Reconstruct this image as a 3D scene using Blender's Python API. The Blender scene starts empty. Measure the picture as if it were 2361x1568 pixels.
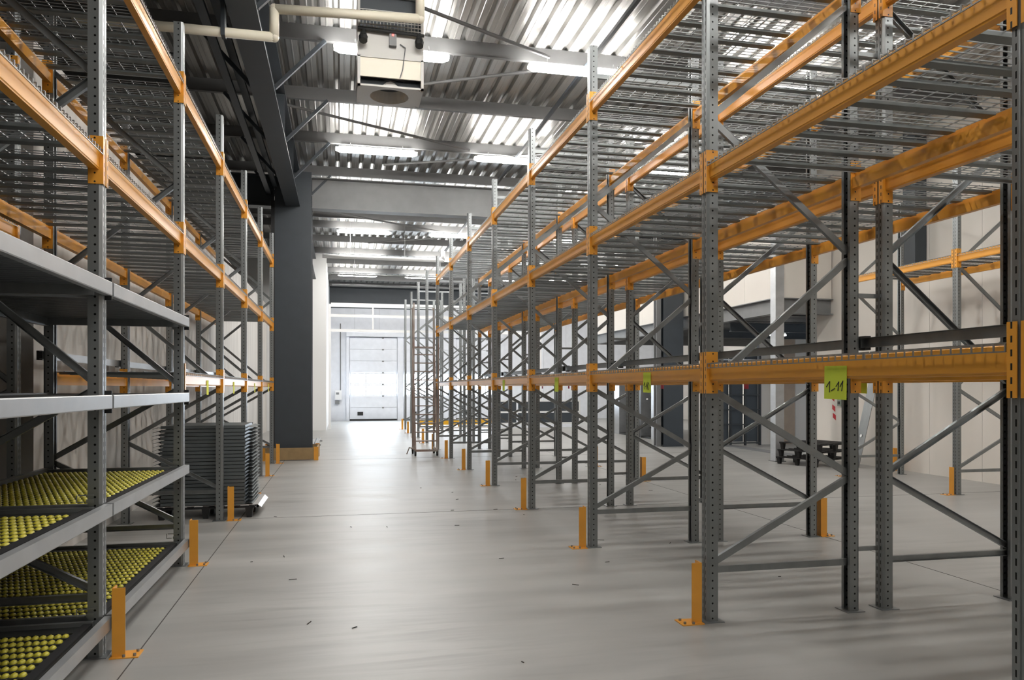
import bpy, bmesh, math, random
from mathutils import Vector, Matrix
random.seed(7)
S = bpy.context.scene
C = S.collection
# ------------------------------------------------------------------ camera, light, exposure
EYE = 1.55
F = 1750.0
cd = bpy.data.cameras.new('camera'); cam = bpy.data.objects.new('camera', cd); C.objects.link(cam)
cam.location = (0, 0, EYE); cam.rotation_euler = (math.pi/2, 0, -math.radians(12.78))
cd.sensor_width = 36; cd.lens = F/2361*36; cd.shift_y = 111/2361; cd.clip_start = .05; cd.clip_end = 200
S.camera = cam
S.view_settings.view_transform = 'Standard'; S.view_settings.look = 'None'
S.view_settings.gamma = 1; S.view_settings.use_curve_mapping = False
S.view_settings.exposure = 0.0
S.cycles.max_bounces = 5; S.cycles.diffuse_bounces = 3; S.cycles.glossy_bounces = 3; S.cycles.transmission_bounces = 2
S.cycles.caustics_reflective = False; S.cycles.caustics_refractive = False; S.cycles.use_light_tree = False; S.cycles.sample_clamp_indirect = 8
LAMP = 76.0          # strength of every ceiling lamp
PANE = 28.0          # daylight in the dock door windows
W = bpy.data.worlds.new('world'); S.world = W; W.use_nodes = True
W.node_tree.nodes['Background'].inputs[0].default_value = (.8, .9, 1, 1)
W.node_tree.nodes['Background'].inputs[1].default_value = 1.0

# ------------------------------------------------------------------ helpers
def nd(nt, t, **k):
    n = nt.nodes.new(t)
    for a, b in k.items(): setattr(n, a, b)
    return n
def mat(name, col, rough=.5, metal=0.0, var=0.0, scale=(4, 4, 4), bump=0.0, rvar=0.0, spec=.5, col2=None, detail=4, emit=None, estr=0):
    m = bpy.data.materials.new(name); m.use_nodes = True
    nt = m.node_tree; b = nt.nodes['Principled BSDF']; L = nt.links
    c = (*col, 1)
    b.inputs['Base Color'].default_value = c; b.inputs['Roughness'].default_value = rough
    b.inputs['Metallic'].default_value = metal; b.inputs['Specular IOR Level'].default_value = spec
    if emit: b.inputs['Emission Color'].default_value = (*emit, 1); b.inputs['Emission Strength'].default_value = estr
    if var or bump or rvar or col2:
        tc = nd(nt, 'ShaderNodeTexCoord'); mp = nd(nt, 'ShaderNodeMapping'); mp.inputs['Scale'].default_value = scale
        L.new(tc.outputs['Object'], mp.inputs[0])
        no = nd(nt, 'ShaderNodeTexNoise'); no.inputs['Scale'].default_value = 1; no.inputs['Detail'].default_value = detail
        L.new(mp.outputs[0], no.inputs['Vector'])
        rp = nd(nt, 'ShaderNodeMapRange'); rp.inputs[1].default_value = .3; rp.inputs[2].default_value = .7
        L.new(no.outputs['Fac'], rp.inputs[0])
        mx = nd(nt, 'ShaderNodeMix', data_type='RGBA')
        a2 = col2 or tuple(max(0, x*(1-var)) for x in col)
        a1 = col if col2 else tuple(x*(1+var) for x in col)
        mx.inputs[6].default_value = (*a2, 1); mx.inputs[7].default_value = (*a1, 1)
        L.new(rp.outputs[0], mx.inputs[0]); L.new(mx.outputs[2], b.inputs['Base Color'])
        if rvar:
            r2 = nd(nt, 'ShaderNodeMapRange'); r2.inputs[3].default_value = max(.02, rough-rvar); r2.inputs[4].default_value = rough+rvar
            L.new(no.outputs['Fac'], r2.inputs[0]); L.new(r2.outputs[0], b.inputs['Roughness'])
        if bump:
            bp = nd(nt, 'ShaderNodeBump'); bp.inputs['Strength'].default_value = bump; bp.inputs['Distance'].default_value = .01
            L.new(no.outputs['Fac'], bp.inputs['Height']); L.new(bp.outputs[0], b.inputs['Normal'])
    return m
def M2(nt, op, a, b=None):
    n = nd(nt, 'ShaderNodeMath', operation=op)
    for i, x in enumerate((a, b)):
        if x is None: continue
        if isinstance(x, (int, float)): n.inputs[i].default_value = x
        else: nt.links.new(x, n.inputs[i])
    return n.outputs[0]
def add_holes(m, pitch, dots, slots, ycen=.018, dark=(.006, .006, .006)):
    """round holes on the faces along Y, long slots on the faces along X, stamped every `pitch` metres of height"""
    nt = m.node_tree; L = nt.links; b = nt.nodes['Principled BSDF']
    tc = nd(nt, 'ShaderNodeTexCoord'); sx = nd(nt, 'ShaderNodeSeparateXYZ'); L.new(tc.outputs['Object'], sx.inputs[0])
    sn = nd(nt, 'ShaderNodeSeparateXYZ'); L.new(tc.outputs['Normal'], sn.inputs[0])
    x, y, z = sx.outputs
    fz = M2(nt, 'MULTIPLY', M2(nt, 'SUBTRACT', M2(nt, 'FRACT', M2(nt, 'ADD', M2(nt, 'DIVIDE', z, pitch), 50.0)), .5), pitch)
    az = M2(nt, 'ABSOLUTE', fz)
    d2 = M2(nt, 'ADD', M2(nt, 'MULTIPLY', x, x), M2(nt, 'MULTIPLY', fz, fz))
    dot = M2(nt, 'MULTIPLY', M2(nt, 'LESS_THAN', d2, dots*dots), M2(nt, 'GREATER_THAN', M2(nt, 'ABSOLUTE', sn.outputs[1]), .8))
    yy = M2(nt, 'ABSOLUTE', M2(nt, 'SUBTRACT', M2(nt, 'ABSOLUTE', y), ycen))
    sl = M2(nt, 'MULTIPLY', M2(nt, 'MULTIPLY', M2(nt, 'LESS_THAN', yy, slots[0]), M2(nt, 'LESS_THAN', az, slots[1])),
            M2(nt, 'GREATER_THAN', M2(nt, 'ABSOLUTE', sn.outputs[0]), .8))
    msk = M2(nt, 'MAXIMUM', dot, sl)
    mx = nd(nt, 'ShaderNodeMix', data_type='RGBA'); mx.inputs[7].default_value = (*dark, 1)
    src = b.inputs['Base Color'].links
    if src: L.new(src[0].from_socket, mx.inputs[6])
    else: mx.inputs[6].default_value = b.inputs['Base Color'].default_value
    L.new(msk, mx.inputs[0]); L.new(mx.outputs[2], b.inputs['Base Color'])
    return m

class MB:
    def __init__(s): s.v = []; s.f = []
    def poly(s, pts, faces):
        o = len(s.v); s.v += [tuple(p) for p in pts]; s.f += [tuple(i+o for i in f) for f in faces]; return s
    def box(s, x0, x1, y0, y1, z0, z1):
        return s.poly([(x, y, z) for z in (z0, z1) for y in (y0, y1) for x in (x0, x1)],
                      [(0, 2, 3, 1), (4, 5, 7, 6), (0, 1, 5, 4), (2, 6, 7, 3), (0, 4, 6, 2), (1, 3, 7, 5)])
    def sweep(s, p, q, prof, A, B):
        """extrude a closed 2-D profile (a along A, b along B) from p to q"""
        p, q, A, B = Vector(p), Vector(q), Vector(A), Vector(B); n = len(prof)
        pts = [p+A*a+B*b for a, b in prof]+[q+A*a+B*b for a, b in prof]
        fs = [(i, (i+1) % n, n+(i+1) % n, n+i) for i in range(n)]
        return s.poly(pts, fs+[tuple(range(n))[::-1], tuple(range(n, 2*n))])
    def bar(s, p, q, w, h, up=(0, 0, 1)):
        p, q = Vector(p), Vector(q); d = (q-p).normalized(); u = Vector(up)
        if abs(d.dot(u)) > .95: u = Vector((0, 1, 0)) if abs(d.y) < .9 else Vector((1, 0, 0))
        A = d.cross(u).normalized(); B = A.cross(d)
        return s.sweep(p, q, [(-w/2, -h/2), (w/2, -h/2), (w/2, h/2), (-w/2, h/2)], A, B)
    def tube(s, p, q, r, n=8, r2=None):
        p, q = Vector(p), Vector(q); d = (q-p).normalized()
        u = Vector((0, 0, 1)) if abs(d.z) < .9 else Vector((1, 0, 0)); A = d.cross(u).normalized(); B = A.cross(d)
        r2 = r if r2 is None else r2
        cs = [(math.cos(2*math.pi*i/n), math.sin(2*math.pi*i/n)) for i in range(n)]
        pts = [p+(A*c+B*t)*r for c, t in cs]+[q+(A*c+B*t)*r2 for c, t in cs]
        return s.poly(pts, [(i, (i+1) % n, n+(i+1) % n, n+i) for i in range(n)]+[tuple(range(n))[::-1], tuple(range(n, 2*n))])
    def pipe(s, pts, r, n=12):
        for a, b in zip(pts, pts[1:]): s.tube(a, b, r, n)
        for p in pts[1:-1]: s.ball(p, r*1.04, n, 6)
        return s
    def ball(s, c, r, n=10, m=6):
        c = Vector(c); pts = []; fs = []
        for j in range(m+1):
            t = math.pi*j/m
            for i in range(n):
                a = 2*math.pi*i/n; pts.append(c+Vector((math.sin(t)*math.cos(a), math.sin(t)*math.sin(a), math.cos(t)))*r)
        for j in range(m):
            for i in range(n): fs.append((j*n+i, j*n+(i+1) % n, (j+1)*n+(i+1) % n, (j+1)*n+i))
        return s.poly(pts, fs)
    def strip(s, path, t, p, q, A, B):
        """thin folded sheet: an open 2-D path of thickness t, extruded from p to q"""
        n = len(path); L = []; R = []
        for i in range(n):
            d1 = Vector(path[i])-Vector(path[i-1]) if i else None
            d2 = Vector(path[i+1])-Vector(path[i]) if i < n-1 else None
            n1 = Vector((-d1.y, d1.x)).normalized() if d1 else None; n2 = Vector((-d2.y, d2.x)).normalized() if d2 else None
            if n1 is None: m = n2
            elif n2 is None: m = n1
            else: m = (n1+n2).normalized(); m = m/max(.4, m.dot(n1))
            L.append(Vector(path[i])+m*t/2); R.append(Vector(path[i])-m*t/2)
        ring = L+R[::-1]; N = len(ring); p, q, A, B = Vector(p), Vector(q), Vector(A), Vector(B)
        pts = [p+A*a.x+B*a.y for a in ring]+[q+A*a.x+B*a.y for a in ring]
        fs = [(i, (i+1) % N, N+(i+1) % N, N+i) for i in range(N)]
        for i in range(n-1):
            fs.append((i, i+1, N-2-i, N-1-i)); fs.append((N+i, N+N-1-i, N+N-2-i, N+i+1))
        return s.poly(pts, fs)
    def mesh(s, name, m, smooth=False):
        me = bpy.data.meshes.new(name); me.from_pydata(s.v, [], s.f)
        bm = bmesh.new(); bm.from_mesh(me); bmesh.ops.recalc_face_normals(bm, faces=bm.faces); bm.to_mesh(me); bm.free()
        if smooth:
            for p in me.polygons: p.use_smooth = True
        me.materials.append(m); return me
    def build(s, name, m, parent=None, loc=(0, 0, 0), rz=0, smooth=False):
        return O(name, s.mesh(name, m, smooth), parent, loc, rz)
def O(name, me, parent=None, loc=(0, 0, 0), rz=0, rot=None):
    o = bpy.data.objects.new(name, me); C.objects.link(o); o.location = loc
    o.rotation_euler = rot or (0, 0, rz); o.parent = parent; return o
def E(name, loc=(0, 0, 0), rz=0, label=None, cat=None, group=None, kind=None):
    o = bpy.data.objects.new(name, None); C.objects.link(o); o.location = loc; o.rotation_euler = (0, 0, rz)
    return tag(o, label, cat, group, kind)
def tag(o, label=None, cat=None, group=None, kind=None):
    for k, x in (('label', label), ('category', cat), ('group', group), ('kind', kind)):
        if x: o[k] = x
    return o
ORD = ['first', 'second', 'third', 'fourth', 'fifth', 'sixth', 'seventh', 'eighth', 'ninth', 'tenth', 'eleventh', 'twelfth', 'thirteenth', 'fourteenth', 'fifteenth', 'sixteenth', 'seventeenth', 'eighteenth', 'nineteenth', 'twentieth', 'twenty-first', 'twenty-second']

# ------------------------------------------------------------------ materials
def s2l(r, g, b):
    f = lambda x: (x/255/12.92) if x/255 < .04045 else ((x/255+.055)/1.055)**2.4
    return (f(r), f(g), f(b))
def floor_material():
    m = mat('concrete_floor', s2l(170, 169, 166), .4, 0, scale=(.45, 2.2, 1), col2=s2l(148, 147, 144), rvar=.1, detail=9, spec=.4)
    nt = m.node_tree; L = nt.links; b = nt.nodes['Principled BSDF']
    tc = nd(nt, 'ShaderNodeTexCoord'); mp = nd(nt, 'ShaderNodeMapping'); mp.inputs['Scale'].default_value = (1.1, 9, 1)
    L.new(tc.outputs['Object'], mp.inputs[0])
    n1 = nd(nt, 'ShaderNodeTexNoise'); n1.inputs['Scale'].default_value = 1; n1.inputs['Detail'].default_value = 6; n1.inputs['Distortion'].default_value = .6
    L.new(mp.outputs[0], n1.inputs['Vector'])
    n2 = nd(nt, 'ShaderNodeTexNoise'); n2.inputs['Scale'].default_value = .32; n2.inputs['Detail'].default_value = 3
    L.new(tc.outputs['Object'], n2.inputs['Vector'])
    a = nd(nt, 'ShaderNodeMapRange'); a.inputs[1].default_value = .46; a.inputs[2].default_value = .74; L.new(n1.outputs['Fac'], a.inputs[0])
    c = nd(nt, 'ShaderNodeMapRange'); c.inputs[1].default_value = .42; c.inputs[2].default_value = .6; L.new(n2.outputs['Fac'], c.inputs[0])
    k = M2(nt, 'MULTIPLY', M2(nt, 'MULTIPLY', a.outputs[0], c.outputs[0]), .6)
    mx = nd(nt, 'ShaderNodeMix', data_type='RGBA'); mx.inputs[7].default_value = (*s2l(124, 122, 119), 1)
    L.new(b.inputs['Base Color'].links[0].from_socket, mx.inputs[6]); L.new(k, mx.inputs[0]); L.new(mx.outputs[2], b.inputs['Base Color'])
    return m
m_floor = floor_material()
m_joint = mat('floor_joint', (.05, .045, .04), .8)
m_wall = mat('white_panel', s2l(222, 216, 208), .55, var=.05, scale=(.8, .8, .5))
m_plaster = mat('streaked_plaster', s2l(212, 208, 203), .7, scale=(1.5, 6, .5), col2=s2l(188, 184, 178), detail=6)
m_white = mat('white_paint', s2l(232, 232, 232), .45)
m_greyp = mat('grey_paint', s2l(120, 121, 122), .5, var=.06)
m_dark = mat('dark_bluegrey_paint', s2l(58, 64, 70), .5, var=.05)
m_girder = mat('girder_paint', s2l(104, 104, 104), .5, var=.06)
m_roof = mat('roof_deck_metal', s2l(168, 167, 164), .32, .7, var=.06, scale=(1.2, .6, 1), rvar=.08, bump=.02)
m_galv = mat('galvanised_steel', s2l(140, 143, 144), .38, .75, var=.1, scale=(9, 9, 3), rvar=.1)
m_up = add_holes(mat('perforated_upright_steel', s2l(136, 139, 140), .36, .7, var=.08, scale=(9, 9, 2), rvar=.08), .05, .0065, (.0035, .013))
m_silver = mat('bright_zinc', s2l(186, 188, 190), .42, .7, var=.08, scale=(5, 5, 9), rvar=.08)
m_mesh = mat('mesh_wire', s2l(150, 152, 152), .4, .7)
m_chan = mat('deck_channel', s2l(118, 122, 122), .45, .6, var=.06)
m_or = mat('orange_paint', s2l(228, 160, 60), .36, var=.05, scale=(6, 3, 6), spec=.5)
m_orc = add_holes(mat('orange_connector', s2l(228, 158, 56), .36), .05, .0055, (.0042, .0125), ycen=0.0)
m_black = mat('black_plastic', (.012, .012, .013), .5)
m_blk2 = mat('black_metal', (.016, .017, .018), .4)
m_yel = mat('yellow_wheel', s2l(196, 186, 62), .35, var=.12, scale=(40, 40, 40))
m_track = mat('dark_track', (.03, .032, .03), .5, .3)
m_rubber = mat('rubber', (.02, .02, .02), .7)
m_wood = mat('fibreboard', s2l(156, 130, 92), .7, var=.12, scale=(8, 8, 8))
m_beige = mat('beige_enamel', s2l(226, 219, 200), .4)
m_lamp = mat('lamp_diffuser', (1, 1, 1), .5, emit=(1, .975, .93), estr=LAMP)
m_pane = mat('daylit_pane', (1, 1, 1), .2, emit=(.80, .90, 1.0), estr=PANE)
m_note = mat('lime_paper', s2l(206, 222, 66), .7, var=.04)
m_noteb = mat('yellow_paper', s2l(236, 240, 70), .7)
m_pink = mat('pink_paper', s2l(236, 110, 140), .7)
m_onote = mat('orange_paper', s2l(250, 140, 60), .7)
m_ink = mat('ink', (.01, .01, .012), .6)
m_red = mat('red_tape', s2l(190, 30, 40), .5)
m_redled = mat('red_indicator', (1, .1, .1), .4, emit=(1, .08, .06), estr=3)
m_yrail = mat('yellow_barrier', s2l(240, 180, 40), .4)
m_rust = mat('ladder_paint', s2l(170, 164, 158), .5, .3, col2=s2l(140, 112, 100), scale=(7, 7, 3))
m_heat = mat('heater_enamel', s2l(196, 194, 189), .45)
m_bluel = mat('pale_blue_panel', s2l(232, 235, 242), .45, var=.04)

# ------------------------------------------------------------------ structure
XW, XL = 10.35, -2.56
H = 6.47
floor = MB().box(-10, 17, -9, 38, -.2, 0).build('floor', m_floor); tag(floor, kind='structure')
def joint(x0, x1, y0, y1): MB().box(x0, x1, y0, y1, -.001, .0015).build('floor_joint', m_joint, floor)
joint(-1.156, -1.149, -9, 28); joint(4.93, 4.936, -9, 28)
for yy in (9.47, 16.9, 2.1): joint(-1.15, XW, yy, yy+.005)
for k in range(34):   # scraps and scuffs lying on the floor
    x, y = random.uniform(-1.0, 5.2), random.uniform(2.6, 13)
    a = random.uniform(0, 3.1); l = random.uniform(.008, .035)
    MB().bar((-l*math.cos(a), -l*math.sin(a), .003), (l*math.cos(a), l*math.sin(a), .003), .006, .004).build('scuff', m_joint, floor, (x, y, 0))

ceil = E('ceiling', (0, 0, 0), kind='structure')
mb = MB(); pitch = .25; x = -10.0; path = []
while x < 17.01:
    path += [(x, 0), (x+.06, 0), (x+.066, -.004), (x+.082, -.004), (x+.088, 0), (x+.15, 0), (x+.178, .055), (x+.222, .055)]; x += pitch
pts = [(a, -9, H+b) for a, b in path]+[(a, 38, H+b) for a, b in path]; n = len(path)
mb.poly(pts, [(i, i+1, n+i+1, n+i) for i in range(n-1)])
mb.box(-10, 17, -9, 38, H+.12, H+.2)
mb.build('roof_deck', m_roof, ceil)
def ibeam(p, q, h, w, tf=.018, tw=.012):
    """I-section, axis through its middle"""
    p, q = Vector(p), Vector(q); d = (q-p).normalized(); A = d.cross(Vector((0, 0, 1))).normalized(); B = Vector((0, 0, 1))
    prof = [(-w/2, -h/2), (w/2, -h/2), (w/2, -h/2+tf), (tw/2, -h/2+tf), (tw/2, h/2-tf), (w/2, h/2-tf), (w/2, h/2), (-w/2, h/2), (-w/2, h/2-tf), (-tw/2, h/2-tf), (-tw/2, -h/2+tf), (-w/2, -h/2+tf)]
    return MB().sweep(p, q, prof, A, B)
PY = [-4.75, -2.55, -.35, 1.85, 4.05, 6.25, 8.45, 10.65, 12.85, 15.05, 17.35, 19.5, 21.6, 22.95, 25.1, 27.3, 29.5, 31.7, 33.9, 36.1]
for y in PY:
    mb = MB(); zp = [(-.035, 0), (.035, 0), (.035, .012), (-.02, .012), (-.02, .188), (.035, .188), (.035, .2), (-.035, .2)]
    mb.sweep((-10, y, H-.2), (17, y, H-.2), zp, (0, 1, 0), (0, 0, 1)); mb.build('purlin', m_girder, ceil)
GX = -.995
ibeam((GX, -9, 5.88), (GX, 28.4, 5.88), .76, .3, .03, .02).build('girder', m_dark, ceil)
for y in (3.0, 8.0, 12.6, 14.9): MB().box(GX-.14, GX+.14, y-.008, y+.008, 5.53, 6.23).build('stiffener_plate', m_dark, ceil)
ibeam((GX+.4, 17.3, 5.83), (17, 17.3, 5.83), .68, .3, .022, .016).build('girder', m_greyp, ceil)
ibeam((-10, 17.3, 5.83), (GX-.4, 17.3, 5.83), .68, .3, .022, .016).build('girder', m_dark, ceil)
for y in PY[5:11]:
    MB().bar((GX+.14, y-.05, 5.56), (GX+.8, y-.05, H-.21), .05, .05).build('fly_brace', m_dark, ceil)
    MB().bar((GX-.14, y-.05, 5.56), (GX-.8, y-.05, H-.21), .05, .05).build('fly_brace', m_dark, ceil)
for a, b in (((-.9, 13.1), (2.5, 14.8)), ((1.0, 9.4), (2.9, 10.4)), ((1.0, 11.9), (3.0, 10.8)), ((.9, 16.2), (3.1, 15.2)), ((-.9, 8.5), (1.0, 9.4)), ((3.1, 15.2), (6.2, 13.4)), ((-.6, 20.6), (2.9, 22.7)), ((.9, 25.0), (3.8, 23.2))):
    MB().tube((*a, H-.215), (*b, H-.215), .025, 8).build('tie_rod', m_girder, ceil)
MB().box(3.45, 3.5, -4, 27, H-.3, H-.25).build('cable_conduit', m_dark, ceil)
MB().box(-1.55, -1.45, -4, 27, 5.75, 5.8).build('cable_conduit', m_dark, ceil)
MB().box(-1.42, -1.32, -4, 27, 5.9, 5.95).build('cable_conduit', m_dark, ceil)

def panel_wall(name, m, along, c, a0, a1, z0, z1, step, face, th=.16, gap=.006):
    """backing slab plus separate sandwich panels with open joints; along='x' or 'y', c = visible face, face = +-1 direction it looks"""
    b = (lambda s, e, z0, z1, d0, d1: MB().box(s, e, min(d0, d1), max(d0, d1), z0, z1)) if along == 'x' else (lambda s, e, z0, z1, d0, d1: MB().box(min(d0, d1), max(d0, d1), s, e, z0, z1))
    w = b(a0, a1, z0, z1, c-face*.012, c-face*th).build(name, m_greyp); tag(w, kind='structure')
    n = max(1, round((a1-a0)/step)); st = (a1-a0)/n; me = None
    for i in range(n):
        s = a0+i*st
        if me is None: me = b(gap/2, st-gap/2, z0, z1, 0, -face*.011).mesh('wall_panel', m)
        O('wall_panel', me, w, (s, c, 0) if along == 'x' else (c, s, 0))
    return w
panel_wall('wall_right', m_wall, 'y', XW, -9, 15.1, 0, H, 1.15, -1)
wl = MB().box(-5.6, XL, 7.25, 28.5, 0, 4.55).build('wall_left', m_plaster); tag(wl, kind='structure')
tag(MB().box(-10.2, -10, -9, 38, 0, H).build('wall_outer_left', m_greyp), kind='structure')
tag(MB().box(-10, 17, -9.2, -9, 0, H).build('wall_behind', m_wall), kind='structure')
tag(MB().box(-9.9, -.485, 28.55, 28.8, 0, H).build('wall_left_end', m_white), kind='structure')
tag(MB().box(-.62, -.485, 28.8, 36.9, 0, H).build('wall_far_left', m_white), kind='structure')
panel_wall('wall_far', m_bluel, 'x', 36.9, -.48, 17, 0, 5.35, 1.15, -1)
tag(MB().box(-.48, 17, 36.85, 37.05, 5.35, H).build('wall_far_upper', m_dark), kind='structure')
tag(MB().box(16.8, 17, 18.8, 36.9, 0, H).build('wall_outer_right', m_wall), kind='structure')
panel_wall('wall_niche', m_wall, 'x', 18.85, 11.25, 16.8, 0, 3.1, 1.2, -1)
# wall of the niche, brown board beside the cage
MB().box(10.0, 10.33, 15.1, 18.84, 0, .02).build('trim_1', m_greyp)['kind'] = 'structure'

# dock doors in the far wall
YD = 36.86
def dock_door(i, x0, w):
    d = E(f'door_{i}', (x0, YD, 0), kind='structure')
    for k in range(7):
        z0, z1 = .08+k*.555, .08+(k+1)*.555-.012
        if k in (2, 3):
            fr = MB()
            fr.box(0, w, -.05, 0, z0, z0+.05).box(0, w, -.05, 0, z1-.05, z1)
            nW = 3; pw = (w-.06)/nW
            for j in range(nW+1): fr.box(max(0, j*pw), j*pw+.06 if j < nW else w, -.05, 0, z0+.05, z1-.05)
            sec = fr.build('door_section', m_bluel, d)
            for j in range(nW): MB().box(j*pw+.06, (j+1)*pw if j < nW-1 else w-.06, -.03, -.02, z0+.05, z1-.05).build('pane', m_pane, sec)
        else:
            sec = MB().box(0, w, -.05, 0, z0, z1).build('door_section', m_bluel, d)
        MB().box(w*.68, w*.68+.09, -.075, -.05, z1-.04, z1+.02).build('hinge', m_greyp, sec)
    MB().box(0, w, -.06, 0, 0, .08).build('rubber_seal', m_rubber, d)
    MB().box(w*.16, w*.28, -.07, -.05, .25, .42).build('kick_vent', m_blk2, d)
    for s in (-.16, w+.02): MB().box(s, s+.14, -.1, 0, 0, 4.25).build('guide_rail', m_bluel, d)
    MB().box(-.16, w+.16, -.25, 0, 4.0, 4.25).build('spring_box', m_bluel, d)
for i, (x0, w) in enumerate(((.46, 2.22), (3.0, 2.2), (5.55, 2.2))): dock_door(i+1, x0, w)
u = E('control_box', (-.42+.2, 36.8, 1.0), label='white electrical control boxes on the wall left of the dock door', cat='control box')
MB().box(0, .3, -.12, .1, 0, .45).build('housing', m_white, u); MB().box(.05, .18, -.14, -.12, .25, .35).build('cover', m_greyp, u)
MB().tube((.25, -.05, .45), (.25, -.05, 3.6), .025).build('conduit', m_greyp, u)
MB().box(0, .2, -.1, .05, -.2, -.05).build('socket', m_greyp, u)

# steel columns
def column(name, x0, x1, y0, y1, top, m, label):
    e = E(name, ((x0+x1)/2, (y0+y1)/2, 0), label=label, cat='column'); w, d = (x1-x0)/2, (y1-y0)/2; t = .03
    MB().box(-w, w, -d, -d+t, 0, top).build('flange', m, e); MB().box(-w, w, d-t, d, 0, top).build('flange', m, e)
    MB().box(-.02, .02, -d+t, d-t, 0, top).build('web', m, e)
    MB().box(-w*1.05, w*1.05, -d*1.05, d*1.05, 0, .02).build('base_plate', m, e)
    return e
c1 = column('steel_column', -1.37, -.6, 17.1, 17.75, H-.21, m_dark, 'tall dark blue-grey steel column at the left of the aisle, boarded foot')
MB().box(-.46, -.385, -.33, -.18, .3, 5.6).build('cable_duct', m_black, c1)
column('steel_column', 8.36, 8.92, 18.7, 19.2, H-.2, m_dark, 'dark blue-grey steel column standing beside the mezzanine')
tag(MB().box(10.12, 10.338, 11.72, 12.05, 3.8, H-.2).box(10.08, 10.12, 11.7, 11.74, 3.8, H-.2).build('duct', m_dark), 'dark vertical duct on the white right wall above the rack beams', 'duct')
column('steel_column', 8.2, 8.33, 18.8, 19.0, H-.2, m_greyp, 'slim grey steel post just left of the mezzanine column')
g = E('column_guard', (GX-.05, 17.4, 0), label='low fibreboard guard with orange corners around the dark column foot', cat='column guard')
for s in (-1, 1):
    MB().box(-.55, .55, s*.52-.012, s*.52+.012, .015, .27).build('board', m_wood, g)
    MB().box(s*.57-.012, s*.57+.012, -.5, .5, .015, .27).build('board', m_wood, g)
    for t in (-1, 1):
        MB().strip([(s*.50, t*.54), (s*.59, t*.54), (s*.59, t*.45)], .008, (0, 0, 0), (0, 0, .29), (1, 0, 0), (0, 1, 0)).build('corner_post', m_or, g)

# mezzanine along the right-hand side
mz = E('mezzanine', (9.05, 14.46, 0), label='mezzanine on grey steel beams with white panelled upper wall behind the racks', cat='mezzanine')
for k in range(10):
    MB().box(-.05, .05, .05+k*1.2, 1.244+k*1.2, 3.47, 5.45).build('wall_panel', m_wall, mz)
for k, (a, b) in enumerate(((.06, 1.27),)): MB().box(a, b, -.05, .05, 3.47, 5.45).build('wall_panel', m_wall, mz)
ibeam((0, .1, 3.295), (0, 12.0, 3.295), .33, .2).build('edge_beam', m_greyp, mz)
ibeam((.1, 0, 3.295), (1.28, 0, 3.295), .33, .2).build('edge_beam', m_greyp, mz)
pth = []; y = 0.7
while y < 12: pth += [(y, 0), (y+.1, 0), (y+.13, .05), (y+.23, .05), (y+.26, 0)]; y += .26
MB().strip(pth, .004, (.15, 0, 3.16), (7.6, 0, 3.16), (0, 1, 0), (0, 0, 1)).build('floor_deck', m_girder, mz)
for yy in (2.2, 4.3): ibeam((.12, yy, 3.02), (7.6, yy, 3.02), .22, .12).build('floor_beam', m_dark, mz)
MB().box(-.1, .1, -.1, .1, 0, 5.45).build('post', m_silver, mz); MB().box(-.13, .13, -.13, .13, 0, .015).build('base_plate', m_greyp, mz)
MB().box(-.1, .1, 7.9, 8.1, 0, 3.13).build('post', m_greyp, mz)
for x, y in ((10.45, 16.66),):
    l = E('batten_lamp', (x, y, 2.83), label='small lit batten lamp under the mezzanine beside its post', cat='lamp')
    MB().box(-.2, .2, -.03, .03, .03, .078).build('housing', m_white, l); MB().box(-.2, .2, -.035, .035, 0, .03).build('diffuser', m_lamp, l)
# storage cage under the mezzanine
cg = E('storage_cage', (9.85, 18.7, 0), label='dark storage cage with black posts and rails under the mezzanine', cat='cage')
for xx in (0, .42, .86, 1.3): MB().box(xx, xx+.05, -.03, .03, 0, 2.5).build('post', m_blk2, cg)
for zz in (.05, .55, .95, 1.35, 1.75, 2.3): MB().box(.05, 1.3, -.04, -.02, zz, zz+.03).build('rail', m_blk2 if zz < 1.7 else m_silver, cg)
for xx in (.05, .47, .91): MB().box(xx, xx+.36, .04, .06, .1, 2.5).build('back_panel', m_dark, cg)
bb = MB().box(11.62, 12.3, 18.78, 18.83, 0, 2.9).build('board_panel', mat('brown_board', s2l(176, 158, 140), .7, var=.05)); tag(bb, 'tall beige brown board against the wall under the mezzanine', 'board')

# ------------------------------------------------------------------ ceiling lamps
LX = (.7, 3.4, 6.55); LY = (-2.75, 1.7, 6.15, 10.5, 14.95, 19.3, 22.75, 27.1, 31.5)
def lamp_meshes():
    h = MB().sweep((-.72, 0, 0), (.72, 0, 0), [(-.06, .05), (.06, .05), (.045, .09), (-.045, .09)], (0, 1, 0), (0, 0, 1)).mesh('housing', m_white)
    d = MB()
    for a, b, s, t in ((-.78, -.7, .6, 1), (-.7, .7, 1, 1), (.7, .78, 1, .6)):
        pr = [(-.11, .05), (-.1, .0), (0, -.02), (.1, .0), (.11, .05)]  # diffuser shape widened to take in the glow around the lamp
        p0 = [Vector((a, y*s, .05-(.05-z)*s)) for y, z in pr]; p1 = [Vector((b, y*t, .05-(.05-z)*t)) for y, z in pr]; n = 5
        d.poly(p0+p1, [(i, (i+1) % n, n+(i+1) % n, n+i) for i in range(n)]+[tuple(range(n))[::-1], tuple(range(n, 2*n))])
    d = d.mesh('diffuser', m_lamp)
    r = MB().tube((0, 0, .09), (0, 0, .17), .008, 6).mesh('hanger', m_greyp)
    return h, d, r
lh, ld, lr = lamp_meshes()
cn = ('left', 'middle', 'right', 'fourth', 'fifth')
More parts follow.
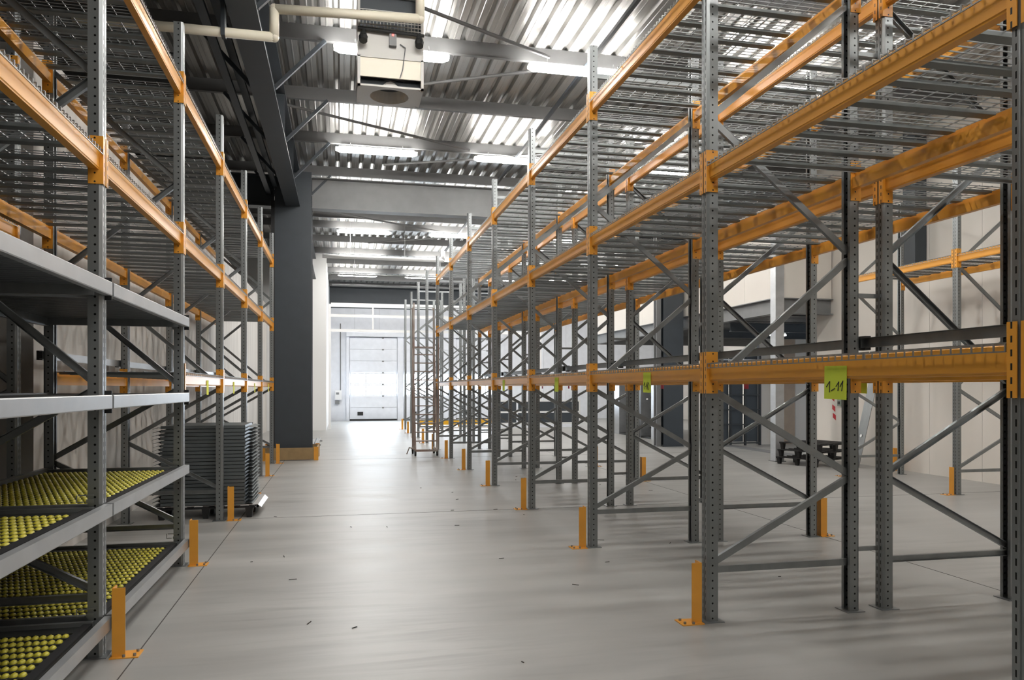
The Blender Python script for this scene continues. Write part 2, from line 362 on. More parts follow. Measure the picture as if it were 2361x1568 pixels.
for j, y in enumerate(LY):
    for i, x in enumerate(LX+((9.5, 12.6) if j > 6 else ())):  # fourth and fifth columns are added lamps that brighten the far hall
        rowtxt = {0: 'in the row behind the camera', 1: 'in the row over the camera', 2: 'in the row just above the view', 3: 'in the row nearest the heater', 4: 'in the second row, beyond the heater', 5: 'in the row hidden by the cross girder', 6: 'in the first row past the cross girder', 7: 'in the second row past the girder', 8: 'in the row by the dock doors'}[j]
        e = E('ceiling_lamp', (x, y, H-.36), label=f'long white ceiling lamp, {cn[i]} column, {rowtxt}', cat='lamp', group='lit strip lamps under the roof')
        O('housing', lh, e); O('diffuser', ld, e)
        for s in (-.5, .5): O('hanger', lr, e, (s, 0, 0))

# ------------------------------------------------------------------ racks
WY = .045
def upright_mesh(Hh):
    p = [(.0375, -.02), (.0375, -WY+.0015), (-.02, -WY+.0015), (-.036, -.034), (-.036, -.008), (-.03, -.004), (-.03, .004), (-.036, .008), (-.036, .034), (-.02, WY-.0015), (.0375, WY-.0015), (.0375, .02)]
    return MB().strip(p, .003, (0, 0, .006), (0, 0, Hh), (1, 0, 0), (0, 1, 0)).mesh('upright', m_up)
UP = {}
def upright(Hh):
    if Hh not in UP: UP[Hh] = upright_mesh(Hh)
    return UP[Hh]
plate_me = MB().box(-.065, .075, -.07, .07, 0, .006).mesh('foot_plate', m_galv)
UPROF = [(-.022, 0), (.022, 0), (.022, .028), (.019, .028), (.019, .003), (-.019, .003), (-.019, .028), (-.022, .028)]
def brace_mesh(D, z0, z1):
    p, q = Vector((.03, 0, z0)), Vector((D-.03, 0, z1)); d = (q-p).normalized(); A = d.cross(Vector((0, 1, 0)))
    return MB().sweep(p, q, [(a, b-.014) for a, b in UPROF], A, (0, 1, 0)).mesh('brace', m_galv)
BR = {}
def braces(D, top, bot=.34):
    k = (round(D, 3), round(top, 3))
    if k not in BR:
        f = lambda a, b, s: brace_mesh(D, a, b) if s else brace_mesh(D, b, a)
        BR[k] = [brace_mesh(D, bot, bot), brace_mesh(D, bot+.05, .92), brace_mesh(D, 1.53, .96), brace_mesh(D, 1.6, 2.44), brace_mesh(D, 3.33, 2.5), brace_mesh(D, 3.38, 4.22), brace_mesh(D, top-.28, top-.28)]
    return BR[k]
def frame(parent, D, top, dirx, y, px=0):
    """one upright frame; local x of the aisle upright = px, second upright at px + dirx*D"""
    rz = 0 if dirx > 0 else math.pi
    a = O('upright', upright(top), parent, (px, y, 0), rz); O('foot_plate', plate_me, a)
    b = O('upright', upright(top), parent, (px+dirx*D, y, 0), rz+math.pi); O('foot_plate', plate_me, b)
    for m in braces(D, top): O('brace', m, parent, (px, y, 0), rz)
BPROF = [(-.021, -.055), (.025, -.055), (.025, .022), (.004, .022), (.004, .055), (-.021, .055), (-.025, .051), (-.025, -.044), (-.022, -.049)]
BM = {}
def beam_mesh(L, m=None, hh=1.0):
    k = (round(L, 3), (m or m_or).name, hh)
    if k not in BM: BM[k] = MB().sweep((0, -L/2, 0), (0, L/2, 0), [(a, b*hh) for a, b in BPROF], (1, 0, 0), (0, 0, 1)).mesh('beam', m or m_or)
    return BM[k]
def conn_mesh():
    mb = MB(); mb.box(-.045, -.041, -.02, .022, -.1375, .1375); mb.box(-.041, .035, -.02, -.0155, -.1375, .1375)
    return mb.mesh('connector', m_orc)
cm = conn_mesh()
def beam(parent, x, y0, y1, z, facing, m=None):
    L = y1-y0-2*WY-.012; rz = 0 if facing < 0 else math.pi
    b = O('beam', beam_mesh(L, m), parent, (x, (y0+y1)/2, z), rz)
    O('connector', cm, b, (0, L/2+.0205, 0)); O('connector', cm, b, (0, -L/2-.0205, 0), rot=(math.pi, 0, 0))
    return b
def deck_mesh(D, w):
    mb = MB(); r = .0026; xa, xb = -D/2-.045, D/2+.045; hw = w/2-.006
    n = 15
    for i in range(n+1):
        y = -hw+i*(2*hw)/n; mb.bar((xa, y, 0), (xb, y, 0), 2*r, 2*r)
        for xx in (xa, xb): mb.bar((xx, y, 0), (xx, y, -.03), 2*r, 2*r)
    for i in range(11): x = xa+.03+i*(xb-xa-.06)/10; mb.bar((x, -hw, .005), (x, hw, .005), 2*r, 2*r)
    for xx in (xa, xb): mb.bar((xx, -hw, -.028), (xx, hw, -.028), 2*r, 2*r)
    return mb.mesh('wire_grid', m_mesh)
def chan_mesh(D):
    mb = MB(); a = D/2-.03
    mb.strip([(-.03, -.004), (-.03, -.02), (.03, -.02), (.03, -.004)], .003, (-a, 0, 0), (a, 0, 0), (0, 1, 0), (0, 0, 1))
    return mb.mesh('support_channel', m_chan)
DK = {}
def deck(x, y, z, D, w, label, group):
    k = (round(D, 3), round(w, 3))
    if k not in DK: DK[k] = (deck_mesh(D, w), chan_mesh(D))
    e = E('wire_deck', (x, y, z), label=label, cat='wire deck', group=group)
    O('wire_grid', DK[k][0], e)
    for s in (-.36, 0, .36): O('support_channel', DK[k][1], e, (0, s*w, 0))
    return e
def protector(x, y, side, label, group):
    """orange guard: angle post on a bolted plate, on the aisle side (side=-1: aisle lies towards -x)"""
    e = E('guard_post', (x, y, 0), 0, label, 'guard post', group); k = 0 if side < 0 else 1; sg = 1 if side < 0 else -1
    O('angle', PR[k], e); O('base_plate', PR[2+k], e)
    for p in ((-.085, -.045), (-.085, .03), (-.03, -.058)): O('bolt', PR[4], e, (sg*p[0], p[1], .006))
PR = (MB().strip([(-.034, -.04), (.034, -.04), (.034, .045)], .006, (0, 0, .006), (0, 0, .4), (1, 0, 0), (0, 1, 0)).mesh('angle', m_or),
      MB().strip([(.034, -.04), (-.034, -.04), (-.034, .045)], .006, (0, 0, .006), (0, 0, .4), (1, 0, 0), (0, 1, 0)).mesh('angle', m_or),
      MB().box(-.11, .045, -.07, .06, 0, .006).mesh('base_plate', m_or), MB().box(-.045, .11, -.07, .06, 0, .006).mesh('base_plate', m_or), MB().tube((0, 0, 0), (0, 0, .014), .009, 6).mesh('bolt', m_galv))
def note(x, y, z, w, h, m, label, facing=-1, strokes=None, tilt=.02):
    e = tag(MB().box(-.0006, .0006, -w/2, w/2, -h, 0).build('paper_note', m, None, (x, y, z), 0), label, 'paper note')
    e.rotation_euler = (tilt, 0, 0)
    if strokes:
        mb = MB()
        for st in strokes:
            pp = [(-.0012, w/2-s*w, -h+t*h) for s, t in st]
            for a, b in zip(pp, pp[1:]): mb.bar(a, b, .0008, .0032, up=(1, 0, 0)) if False else mb.tube(a, b, .0024, 5)
        mb.build('lettering', m_ink, e)
    return e

TOPR, RP, D = 4.88, 2.41, 1.075
LV = (1.652, 2.985, 4.29)
YR = [2.24+RP*i for i in range(8)]
XR, XB = 2.406, 3.746
def deckset(xc, y0, y1, lv, Dp, rname, bay, group, lvn):
    w = (y1-y0-2*WY-.01)/3
    for k in range(3):
        deck(xc, y0+WY+.005+w*(k+.5), lv+.055+.004, Dp, w, f'wire mesh deck, {lvn} level of the {rname}, {ORD[bay]} bay, {("nearest", "middle", "farthest")[k]} panel', group)
LN = ('lowest', 'middle', 'top')
# right rack beside the aisle
rk = E('pallet_rack', (XR, 0, 0), label='long grey and orange pallet rack lining the right side of the aisle', cat='pallet rack')
for y in [YR[0]-RP]+YR: frame(rk, D, TOPR, 1, y)
for i, (y0, y1) in enumerate(zip([YR[0]-RP]+YR, YR)):
    for l, z in enumerate(LV):
        beam(rk, 0, y0, y1, z, -1); beam(rk, D, y0, y1, z, 1)
        if i: deckset(XR+D/2, y0, y1, z, D, 'right aisle rack', i-1, 'mesh decks of the right aisle rack', LN[l])
# rack back to back with it
rb = E('pallet_rack', (XB+D, 0, 0), label='grey and orange pallet rack standing back to back behind the right aisle rack', cat='pallet rack')
for y in YR: frame(rb, D, TOPR, -1, y)
for i, (y0, y1) in enumerate(zip(YR, YR[1:])):
    for l, z in enumerate(LV):
        beam(rb, 0, y0, y1, z, 1); beam(rb, -D, y0, y1, z, -1)
        deckset(XB+D/2, y0, y1, z, D, 'rear right rack', i, 'mesh decks of the rear right rack', LN[l])
sp = MB().box(0, XB-XR-D-.075, -.012, .012, -.015, .015).mesh('row_spacer', m_galv)
for y in YR:
    for z in (.42, 2.2, 3.9): O('row_spacer', sp, rb, (-D-(XB-XR-D)+.0375, y+.02, z))
rail = MB().strip([(-.014, .033), (.014, .033), (.014, -.033), (-.014, -.033)], .003, (0, YR[0], 1.87), (0, YR[-1], 1.87), (1, 0, 0), (0, 0, 1)).mesh('backstop_rail', m_galv)
O('backstop_rail', rail, rk, (3.615-XR, 0, 0))
bk = MB().box(-.06, -.014, -.03, .03, -.04, .04).box(.014, .06, -.04, .04, -.05, .05).mesh('rail_bracket', m_blk2)
for y in YR: O('rail_bracket', bk, rk, (3.615-XR, y+.08, 1.87))
# bare frames farther down the aisle
for i in range(4):
    y = YR[-1]+RP*(i+1)
    for xx, dr, nm in ((XR, 1, 'beside the aisle'), (XB+D, -1, 'behind it')):
        e = E('upright_frame', (xx, y, 0), label=f'bare grey upright frame without beams past the rack, {ORD[i]} one {nm}', cat='rack frame', group='bare frames past the right racks')
        frame(e, D, TOPR, dr, 0)
for i, y in enumerate(YR+[YR[-1]+RP*(k+1) for k in range(4)]):
    protector(XR-.118, y-.01, -1, f'orange guard post at the {ORD[i]} frame of the right aisle rack', 'guards on the right of the aisle')
for i, y in enumerate(YR[1:6]):
    protector(XB+D+.118, y, 1, f'orange guard post at the {ORD[i+1]} frame of the rear right rack', 'guards behind the right racks')
# rack along the right wall
XF = 8.77; YF = [6.96, 9.36, 11.77]
rf = E('pallet_rack', (XF, 0, 0), label='short grey and orange rack against the white wall on the far right', cat='pallet rack')
for y in YF: frame(rf, D, TOPR, 1, y)
for i, (y0, y1) in enumerate(zip(YF, YF[1:])):
    beam(rf, 0, y0, y1, 3.44, -1); beam(rf, D, y0, y1, 3.44, 1)
    deckset(XF+D/2, y0, y1, 3.44, D, 'right wall rack', i, 'mesh decks of the wall rack', 'only')
for i, y in enumerate(YF): protector(XF-.118, y, -1, f'orange guard post at the {ORD[i]} frame of the rack by the right wall', 'guards by the right wall')

# left rack
XLF, DL, TOPL, LP = -1.37, 1.02, 4.74, 2.305
YL = [2.515+LP*i for i in range(7)]
LL = (1.63, 2.86, 4.17)
rl = E('pallet_rack', (XLF, 0, 0), label='long grey and orange pallet rack lining the left side of the aisle', cat='pallet rack')
for y in YL: frame(rl, DL, TOPL, -1, y)
for i, (y0, y1) in enumerate(zip(YL, YL[1:])):
    for l, z in enumerate(LL):
        if l == 0 and i < 2: continue
        beam(rl, 0, y0, y1, z, 1); beam(rl, -DL, y0, y1, z, -1)
        deckset(XLF-DL/2, y0, y1, z, DL, 'left aisle rack', i, 'mesh decks of the left aisle rack', LN[l])
rail = MB().strip([(-.014, .033), (.014, .033), (.014, -.033), (-.014, -.033)], .003, (0, YL[2], 1.83), (0, YL[-1], 1.83), (1, 0, 0), (0, 0, 1)).mesh('backstop_rail', m_silver)
O('backstop_rail', rail, rl, (-DL-.07, 0, 0))
for y in YL[2:]: O('rail_bracket', bk, rl, (-DL-.065, y+.09, 1.83))
for i, y in enumerate(YL[1:]): protector(XLF+.13, y-.02, 1, f'orange guard post at the {ORD[i+1]} frame of the left aisle rack', 'guards on the left of the aisle')
rl2 = E('pallet_rack', (-2.65, 0, 0), label='end of a second rack behind the left rack, at the left picture edge', cat='pallet rack')
for y in YL[1:3]: frame(rl2, DL, TOPL, -1, y-.03)
for z in LL[1:]:
    beam(rl2, 0, YL[1]-.03, YL[2]-.03, z, 1); beam(rl2, -DL, YL[1]-.03, YL[2]-.03, z, -1)
    deckset(-2.65-DL/2, YL[1]-.03, YL[2]-.03, z, DL, 'second left rack', 0, 'mesh decks of the second left rack', LN[LL.index(z)])

# flow shelves in the first two bays of the left rack
wheel_me = None
def wheel_mesh():
    n = 8; pts = []; fs = []; rr = ((-.02, .01), (-.012, .0175), (.012, .0175), (.02, .01))
    for y, r in rr:
        for i in range(n): a = 2*math.pi*i/n; pts.append((r*math.cos(a), y, r*math.sin(a)))
    for j in range(3):
        for i in range(n): fs.append((j*n+i, j*n+(i+1) % n, (j+1)*n+(i+1) % n, (j+1)*n+i))
    fs += [tuple(range(n)), tuple(range(3*n, 4*n))]
    return MB().poly(pts, fs)
wmb = wheel_mesh(); wheel_me = wmb.mesh('wheel', m_yel, True)
th = math.radians(12.78)
def proj_u(x, y):
    d = x*math.sin(th)+y*math.cos(th)
    return 1180.5+F*(x*math.cos(th)-y*math.sin(th))/d if d > .1 else -9999
nz = ('lower', 'upper')
for b in (0, 1):
    y0, y1 = YL[b]+WY+.01, YL[b+1]-WY-.01; Ly = y1-y0; yc = (y0+y1)/2
    for l, z in enumerate((.2, .85)):
        e = E('roller_shelf', (XLF, yc, z), label=f'{nz[l]} flow shelf of yellow wheels in the left rack, {("nearer", "farther")[b]} bay', cat='roller shelf', group='flow shelves with yellow wheels')
        MB().sweep((.06, -Ly/2-.04, 0), (.06, Ly/2+.04, 0), [(-.018, -.045), (.02, -.045), (.024, -.04), (.024, .03), (-.018, .03)], (1, 0, 0), (0, 0, 1)).build('front_beam', m_silver, e)
        MB().box(-DL-.03, -DL+.01, -Ly/2, Ly/2, -.045, .03).build('rear_beam', m_galv, e)
        MB().box(-DL+.01, 0, -Ly/2, -Ly/2+.03, -.04, .02).build('side_rail', m_galv, e)
        MB().box(-DL+.01, 0, Ly/2-.03, Ly/2, -.04, .02).build('side_rail', m_galv, e)
        MB().box(-DL+.01, 0, -Ly/2+.03, Ly/2-.03, -.03, -.003).build('tray', m_track, e)
        MB().box(-.05, -.002, -Ly/2+.03, Ly/2-.03, -.003, .012).build('front_stop', m_black, e)
        MB().strip([(-.09, .09), (-.09, .05), (-.05, .05)], .005, (0, Ly/2-.012, 0), (0, Ly/2-.008, 0), (1, 0, 0), (0, 0, 1)).box(-.08, .0, Ly/2-.012, Ly/2-.008, .085, .092).box(-.04, 0, Ly/2-.012, Ly/2-.008, .045, .065).build('stop_bracket', m_galv, e)
        n = int((Ly-.12)/.095); ws = []
        for i in range(n):
            yy = -Ly/2+.09+i*.095
            MB().box(-DL+.02, -.06, yy+.036, yy+.046, -.003, .005).build('track', m_track, e)
            k = 0
            while   .085+k*.037 < DL-.03:
                ws.append((-.085-k*.037, yy)); k += 1
        ws = [w for w in ws if proj_u(XLF+w[0], yc+w[1]) > -60]
        ws.sort(key=lambda w: (w[1]+yc)-w[0]*.5)
        for w in ws[:300]: O('wheel', wheel_me, e, (w[0], w[1], -.005))
        rest = MB()
        for w in ws[300:]: rest.poly([(a+w[0], c+w[1], d-.005) for a, c, d in wmb.v], wmb.f)
        if ws[300:]: rest.build('wheels_behind', m_yel, e, smooth=True)['kind'] = 'stuff'
    for l, z in enumerate((1.475, 2.13)):
        e = E('steel_shelf', (XLF, yc, z), label=f'{nz[l]} sheet steel shelf with silver edge in the left rack, {("nearer", "farther")[b]} bay', cat='shelf', group='sheet steel shelves')
        MB().sweep((.06, -Ly/2-.04, 0), (.06, Ly/2+.04, 0), [(-.018, -.045), (.02, -.045), (.024, -.04), (.024, .03), (.02, .035), (-.018, .035)], (1, 0, 0), (0, 0, 1)).build('front_beam', m_silver, e)
        MB().box(-DL-.03, -DL+.01, -Ly/2, Ly/2, -.06, .035).build('rear_beam', m_galv, e)
        for s in (-1, 1): MB().box(-DL+.01, 0, s*Ly/2-(.03 if s > 0 else 0), s*Ly/2+(.03 if s < 0 else 0), -.05, .03).build('side_rail', m_galv, e)
        pth = []; y = -Ly/2+.03; st = (Ly-.06)/28
        for k in range(28): pth += [(y, 0), (y+st*.55, 0), (y+st*.65, -.012), (y+st*.9, -.012)]; y += st
        pth.append((y, 0))
        MB().strip(pth, .002, (-DL+.01, 0, .02), (0, 0, .02), (0, 1, 0), (0, 0, 1)).build('shelf_panel', m_galv, e)
        MB().box(.042, .08, Ly/2+.042, Ly/2+.05, -.07, .06).build('end_clip', m_blk2, e)

# paper notes
SK11 = [[(.1, .36), (.26, .54), (.25, .2)], [(.32, .25), (.5, .33)], [(.54, .38), (.67, .53), (.63, .25)], [(.72, .38), (.85, .56), (.8, .25)]]
SK10 = [[(.1, .34), (.25, .52), (.22, .15)], [(.3, .3), (.42, .32)], [(.45, .32), (.56, .52), (.52, .15)], [(.68, .46), (.6, .3), (.66, .14), (.78, .2), (.82, .38), (.74, .5), (.68, .46)]]
xn = XR-.0275
note(xn, 3.29, 1.66, .172, .165, m_note, 'large lime green paper note reading 1_11 on the nearest orange beam', strokes=SK11)
note(xn, 5.64, 1.675, .15, .16, m_note, 'lime green paper note reading 1-10 on the second bay beam', strokes=SK10)
note(xn, 8.22, 1.67, .15, .16, m_note, 'lime green paper note on the third bay beam of the right rack')
note(xn, 11.05, 1.67, .15, .16, m_note, 'small lime green paper note on the fourth bay beam of the right rack')
for i, y in enumerate((8.42, 10.9, 15.8, 18.0)):
    note(XB+D+.028, y, 1.68, .11, .14, m_pink, f'pink paper note on the rear right rack beam, {ORD[i]} from the camera')
note(XB+D+.028, 11.45, 1.68, .13, .14, m_onote, 'orange paper note beside a pink one on the rear right rack')
note(XB+D+.028, 6.3, 1.62, .12, .12, m_noteb, 'bright yellow paper note low behind the lime 1_11 note')
for i, y in enumerate((8.4, 10.4, 12.9, 15.3)):
    note(XLF+.0285, y, 1.63, .12, .15, m_noteb, f'yellow paper note on the left rack beam, {ORD[i]} from the camera')

# ------------------------------------------------------------------ stacked steel decks on a pallet (left)
def plastic_pallet(loc, w, d, label, group=None, h=.15):
    e = E('plastic_pallet', loc, label=label, cat='pallet', group=group)
    for i in range(7): x = -w/2+.04+i*(w-.08)/6; MB().box(x-.03, x+.03, -d/2, d/2, h-.016, h).build('slat', m_black, e)
    for y in (-d/2+.05, 0, d/2-.05):
        MB().box(-w/2, w/2, y-.035, y+.035, h-.034, h-.016).build('cross_slat', m_black, e)
        for x in (-w/2+.07, 0, w/2-.07):
            MB().poly([(x+sx*.028, y+sy*.028, 0) for sx, sy in ((-1, -1), (1, -1), (1, 1), (-1, 1))]+[(x+sx*.045, y+sy*.035, h-.034) for sx, sy in ((-1, -1), (1, -1), (1, 1), (-1, 1))],
                      [(0, 1, 2, 3), (4, 5, 6, 7), (0, 1, 5, 4), (1, 2, 6, 5), (2, 3, 7, 6), (3, 0, 4, 7)]).build('leg', m_black, e)
    return e
PX, PYy = -1.58, 10.0
plastic_pallet((PX+.03, PYy, 0), 1.12, .9, 'black plastic pallet on the left under the stack of grey steel decks')
film = tag(MB().box(-.54, .62, -.42, .46, 0, .004).poly([(.62, -.42, 0), (.66, -.42, -.03), (.66, .46, -.04), (.62, .46, 0)], [(0, 1, 2, 3)]).build('plastic_film', mat('film', s2l(200, 198, 196), .3), None, (PX, PYy, .1505)), 'crumpled pale plastic sheet between black pallet and steel decks', 'plastic sheet')
mb = MB()
mb.strip([(-.56, -.002), (-.5, .018), (-.47, .0), (-.42, .034), (.42, .034), (.46, .034), (.47, 0), (.5, .018), (.56, .006)], .003, (0, -.41, 0), (0, .41, 0), (1, 0, 0), (0, 0, 1))
mb.box(-.47, .47, -.415, -.408, .0, .036); mb.box(-.47, .47, .408, .415, .0, .036)
dk = mb.mesh('steel_deck', mat('grey_deck_steel', s2l(104, 110, 112), .45, .6))
NST = 22
for k in range(NST):
    lab = 'topmost grey steel deck of the tall stack on the black pallet' if k == NST-1 else f'grey folded steel deck, {ORD[k]} from the bottom of the stack on the black pallet'
    tag(O('steel_deck', dk, None, (PX+random.uniform(-.004, .004), PYy+random.uniform(-.006, .006), .162+k*.0432), random.uniform(-.006, .006)), lab, 'steel deck', 'steel decks stacked on the pallet')
# three black pallets on the right, leaning plate
for k in range(3):
    e = plastic_pallet((9.42+.02*k, 13.75-.03*k, k*.152), 1.15, .95, f'black plastic pallet by the right wall, {("bottom", "middle", "top")[k]} one of three stacked', 'three black pallets in a pile')
    e.rotation_euler = (0, 0, .35)
e = E('leaning_frame', (9.75, 12.9, 0), label='perforated grey steel plate leaning against the right wall behind the racks', cat='steel plate')
mb = MB(); mb.bar((0, 0, .02), (.42, 0, 1.7), .012, .24, up=(0, 1, 0)); o = mb.build('plate', m_galv, e)
for k in range(3):
    t = .1+.13*k; p = Vector((.42*t-.012, 0, .02+1.68*t)); MB().tube(p, p+Vector((-.004, 0, .001)), .03, 12).build('hole', m_white, e)
tag(MB().box(10.2, 10.26, 12.3, 12.42, 0, .42).box(10.14, 10.2, 12.3, 12.31, 0, .42).build('spare_guard', m_or), 'loose orange guard angle standing against the right wall', 'guard post')
# red and white tape, switch on the right wall
tp = E('warning_tape', (XW-.003, 14.35, 0), label='strip of red and white warning tape peeling off the white wall', cat='tape')
for k, (z, dy) in enumerate(((.92, .0), (1.1, .02), (1.32, .05), (1.42, -.06))): MB().poly([(0, -.05+dy, z-.06), (0, .05+dy, z), (0, .05+dy, z+.1), (0, -.05+dy, z+.05), (-.002, -.05+dy, z-.06), (-.002, .05+dy, z), (-.002, .05+dy, z+.1), (-.002, -.05+dy, z+.05)], [(0, 1, 2, 3), (7, 6, 5, 4), (0, 4, 5, 1), (1, 5, 6, 2), (2, 6, 7, 3), (3, 7, 4, 0)]).build('red_stripe', m_red, tp)
sw = E('wall_switch', (XW-.03, 14.12, 1.24), label='small grey green switch box on the white wall beside red tape', cat='switch')
MB().box(-.03, .025, -.06, .06, -.07, .07).build('housing', mat('switch_grey', s2l(130, 140, 130), .5), sw); MB().box(-.04, -.03, -.03, .03, -.03, .03).build('button', m_black, sw)

# ------------------------------------------------------------------ heater under the roof
hx0, hx1, hy0, hy1 = .19, .92, 8.55, 9.1
hz = EYE
he = E('unit_heater', ((hx0+hx1)/2, hy0, 0), label='white unit heater with grille and round outlet hanging under the roof', cat='heater')
w2 = (hx1-hx0)/2; dp = hy1-hy0
zb, z1, z2, z3, z4, zt = hz+3.35, hz+3.46, hz+3.68, hz+3.96, hz+4.2, hz+4.42
mb = MB(); mb.box(-w2, -w2+.03, 0, dp, zb, zt).box(w2-.03, w2, 0, dp, zb, zt).box(-w2, w2, dp-.02, dp, zb, zt).box(-w2, w2, 0, dp, zt-.02, zt)
mb.box(-w2, w2, 0, .03, zb, zb+.02).box(-w2, w2, 0, .03, z2-.01, z2+.005); mb.build('casing', m_heat, he)
n = 24; ring = [(.22*math.cos(2*math.pi*i/n), dp/2+.22*math.sin(2*math.pi*i/n)) for i in range(n)]
sq = []
for a in range(n):
    c, s_ = math.cos(2*math.pi*a/n), math.sin(2*math.pi*a/n); k = min(w2/max(abs(c), 1e-6), (dp/2)/max(abs(s_), 1e-6)); sq.append((c*k, dp/2+s_*k))
inner = [(.17*math.cos(2*math.pi*i/n), dp/2+.17*math.sin(2*math.pi*i/n)) for i in range(n)]
pts = [(a, b, zb-.002) for a, b in sq]+[(a, b, zb-.002) for a, b in ring]+[(a, b, zb+.12) for a, b in inner]
MB().poly(pts, [(i, (i+1) % n, n+(i+1) % n, n+i) for i in range(n)]+[(n+i, n+(i+1) % n, 2*n+(i+1) % n, 2*n+i) for i in range(n)]).build('outlet_cone', m_heat, he)
MB().tube((0, dp/2, zb+.12), (0, dp/2, zb+.13), .2, 24).build('fan_guard', m_dark, he)
MB().box(-w2+.03, w2-.03, .01, .03, z1, z2-.01).build('access_panel', m_beige, he)
MB().box(-w2+.03, w2-.03, .1, .12, zb+.02, z1).build('inner_tray', m_dark, he)
MB().box(-w2+.03, w2-.03, -.0, .03, z2+.005, z3-.01).build('front_panel', m_heat, he)
MB().box(-w2+.03, w2-.03, .12, .14, z3, zt-.02).build('grille_back', m_dark, he)
for k in range(17): x = -w2+.06+k*(2*w2-.12)/16; MB().box(x-.004, x+.004, .01, .02, z3, z4).build('grille_bar', m_heat, he)
for k in range(7): z = z3+k*(z4-z3)/6; MB().box(-w2+.03, w2-.03, .004, .012, z-.004, z+.004).build('grille_bar', m_heat, he)
MB().box(-.02, .06, -.05, 0, z3-.16, z3-.03).build('controller', m_greyp, he); MB().box(.01, .03, -.055, -.05, z3-.055, z3-.035).build('indicator', m_redled, he)
MB().pipe([(.1, -.01, z3-.12), (.16, -.02, z3-.16), (.13, -.02, z1+.1), (.1, -.01, z1)], .006, 6).build('cable', m_greyp, he)
for s in (-1, 1):
    MB().tube((s*(w2-.03), dp*.3, zt), (s*(w2-.03), dp*.3, H), .012, 6).build('hanging_rod', m_greyp, he)
    l = MB().tube((s*(w2-.06), -.05, z3-.02), (s*(w2-.06), -.1, z3-.12), .02, 10, .05).tube((s*(w2-.06), -.1, z3-.12), (s*(w2-.06), -.12, z3-.17), .05, 10, .045).build('valve_head', m_blk2, he)
MB().tube((-w2, -.05, z3), (w2, -.05, z3-.02), .018, 8).build('valve_bar', m_blk2, he)
# white pipes
p = tag(MB().pipe([(-2.6, 8.36, hz+3.7), (-.675, 8.36, hz+3.7), (-.675, 8.36, hz+4.0), (.86, 8.36, hz+4.06), (.86, 8.36, hz+4.5)], .05, 14).build('gas_pipe', m_beige, smooth=True), 'thick white pipe with a step running to the unit heater', 'pipe')
MB().box(-1.2, -1.16, 8.3, 8.42, hz+3.65, hz+4.6).build('pipe_hanger', m_dark, p)
p = tag(MB().pipe([(-.5, 22.9, 5.42), (3.05, 22.9, 5.42), (3.05, 22.9, 5.7)], .06, 12).build('far_pipe', m_white, smooth=True), 'white pipe hanging across the hall beyond the cross girder', 'pipe')
for x in (.3, 1.9): MB().tube((x, 22.9, 5.48), (x, 22.9, H), .008, 6).build('pipe_hanger', m_greyp, p)
for k, (y, z) in enumerate(((27.0, 5.5), (30.5, 5.6))):
    p = tag(MB().pipe([(-.3, y, z), (7, y, z)], .03, 8).build('sprinkler_pipe', m_greyp), f'thin grey sprinkler pipe under the far roof, {("nearer", "farther")[k]} one', 'pipe')
    for x in (.5, 3.5, 6.5): MB().tube((x, y, z), (x, y, H), .008, 6).build('pipe_hanger', m_greyp, p)

# ------------------------------------------------------------------ far hall furniture
pf = E('portal_frame', (-.42, 29.4, 0), label='white steel portal frame across the aisle before the dock door', cat='frame')
MB().box(0, .09, -.05, .05, 0, 4.72).build('post', m_white, pf); MB().box(8.2, 8.29, -.05, .05, 0, 4.72).build('post', m_white, pf)
for z, h in ((4.62, .15), (4.24, .1), (3.68, .1)): MB().box(.09, 8.2, -.04, .04, z, z+h).build('rail', m_white, pf)
for x in (1.62,): MB().box(x, x+.06, -.03, .03, 3.78, 4.24).build('stile', m_white, pf); MB().box(x, x+.06, -.03, .03, 4.34, 4.62).build('stile', m_white, pf)
# rolling ladder
ld_ = E('rolling_ladder', (1.93, 17.35, 0), label='tall rolling step ladder with worn rails beside the right rack', cat='ladder')
w = .25
for s in (-1, 1):
    MB().bar((s*w, 0, .14), (s*w, .62, 2.5), .035, .05).build('stringer', m_rust, ld_)
    MB().bar((s*w, .68, .14), (s*w, .68, 2.5), .035, .035).build('rear_leg', m_rust, ld_)
    MB().bar((s*(w+.03), .05, .14), (s*(w+.03), .05, 3.5 if s < 0 else 2.7), .03, .03).build('mast', m_rust, ld_)
    MB().bar((s*w, .0, .14), (s*w, .7, .14), .04, .05).build('base_rail', m_rust, ld_)
    MB().bar((s*w, .66, .3), (s*w, .2, 1.6), .02, .02).build('brace', m_rust, ld_)
    for y in (.02, .66):
        c = O('caster', MB().tube((-.02, 0, .055), (.02, 0, .055), .055, 12).box(-.025, .025, -.02, .02, .06, .12).mesh('caster', m_rubber), ld_, (s*w, y, 0))
    MB().pipe([(s*w, .62, 2.5), (s*w, .7, 3.45), (s*w, 1.0, 3.45)], .016, 8).build('handrail', m_rust, ld_)
for k in range(11):
    z = .34+k*.2; y = .62*(z-.14)/2.36; MB().box(-w, w, y-.05, y+.05, z-.012, z+.012).build('step', m_rust, ld_)
MB().box(-w, w, .55, .95, 2.5, 2.53).build('platform', m_rust, ld_)
MB().box(-w, w, -.03, .03, .1, .15).build('base_rail', m_rust, ld_)
MB().pipe([(-w, 0, .15), (-w-.14, -.02, .2), (-w-.2, -.02, .05)], .014, 6).build('foot_lever', m_rust, ld_)
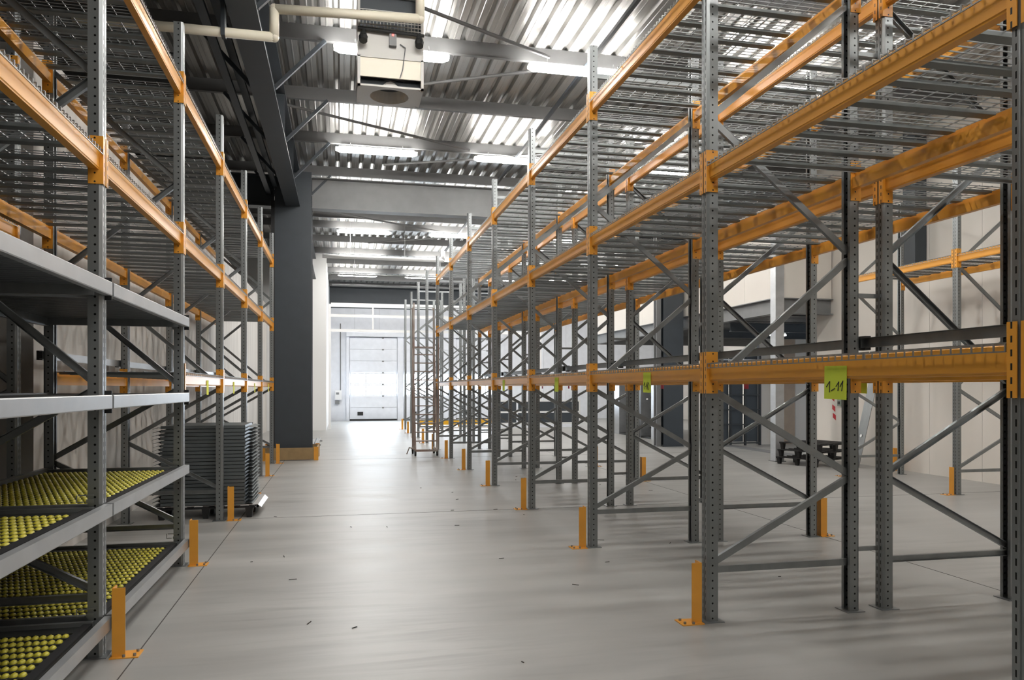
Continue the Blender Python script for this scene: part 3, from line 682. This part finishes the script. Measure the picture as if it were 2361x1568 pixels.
# low dark dock panels, yellow barrier, metal cabinet
lc = E('dock_barrier', (5.9, 28.9, 0), label='low wide barrier of dark panels in a white frame at the far end', cat='barrier')
for i in range(4):
    for j in range(2): MB().box(.05+i*.85, .82+i*.85, -.03, .03, .2+j*.44, .58+j*.44).build('dark_panel', m_dark, lc)
for z in (.14, .59, 1.02): MB().box(0, 3.44, -.04, .04, z, z+.06).build('rail', m_white, lc)
for x in (0, 1.72, 3.4): MB().box(x-.03, x+.03, -.045, .045, 0, 1.08).build('post', m_white, lc)
MB().box(.03, 1.69, -.05, .05, 0, .13).build('plinth', m_bluel, lc); MB().box(1.75, 3.37, -.05, .05, 0, .13).build('plinth', m_bluel, lc)
yb = E('floor_barrier', (3.0, 30.3, 0), label='low yellow guard rail on the floor before the dock doors', cat='barrier')
MB().box(0, 3.4, -.05, .05, .08, .3).build('rail', m_yrail, yb)
for x in (.1, 1.7, 3.3): MB().box(x-.05, x+.05, .05, .12, 0, .3).build('post', m_yrail, yb)
cb = E('metal_cabinet', (9.2, 21.0, 0), label='tall metal cabinet with two open black bays under the mezzanine edge', cat='cabinet')
for y0, y1 in ((0, .5), (1.3, 1.9), (3.2, 3.85)): MB().box(0, .6, y0, y1, 0, 2.05).build('metal_panel', m_silver, cb)
for y0, y1 in ((.5, 1.3), (1.9, 3.2)):
    MB().box(.5, .6, y0, y1, 0, 2.05).build('bay_back', m_black, cb); MB().box(0, .5, y0, y1, 2.0, 2.05).build('bay_top', m_blk2, cb)
    MB().box(0, .5, y0, y1, 0, .06).build('bay_floor', m_blk2, cb)
    for z in (.3, .85, 1.25, 1.6): MB().box(.3, .5, y0, y1, z, z+.03).build('shelf', m_black, cb)
    MB().box(.02, .04, y0+.3, y0+.42, 1.2, 1.23).build('handle', m_white, cb)
for k in range(4):
    tag(MB().strip([(-.045, .04), (-.045, 0), (.045, 0), (.045, .04)], .004, (0, 0, 0), (0, 2.4, 0), (1, 0, 0), (0, 0, 1)).build('steel_profile', m_silver, None, (-.95+.11*k, 21.0+.12*k, .0205)), f'silver steel channel in the bundle on the floor, {ORD[k]} from the left', 'steel profile', 'bundle of channels behind the column')
for k in range(2): tag(MB().box(-1.02, -.5, 21.2+k*1.6, 21.3+k*1.6, 0, .02 if k > 5 else .018).build('timber_bearer', m_black), f'dark bearer under the steel channel bundle, {("nearer", "farther")[k]} one', 'bearer')
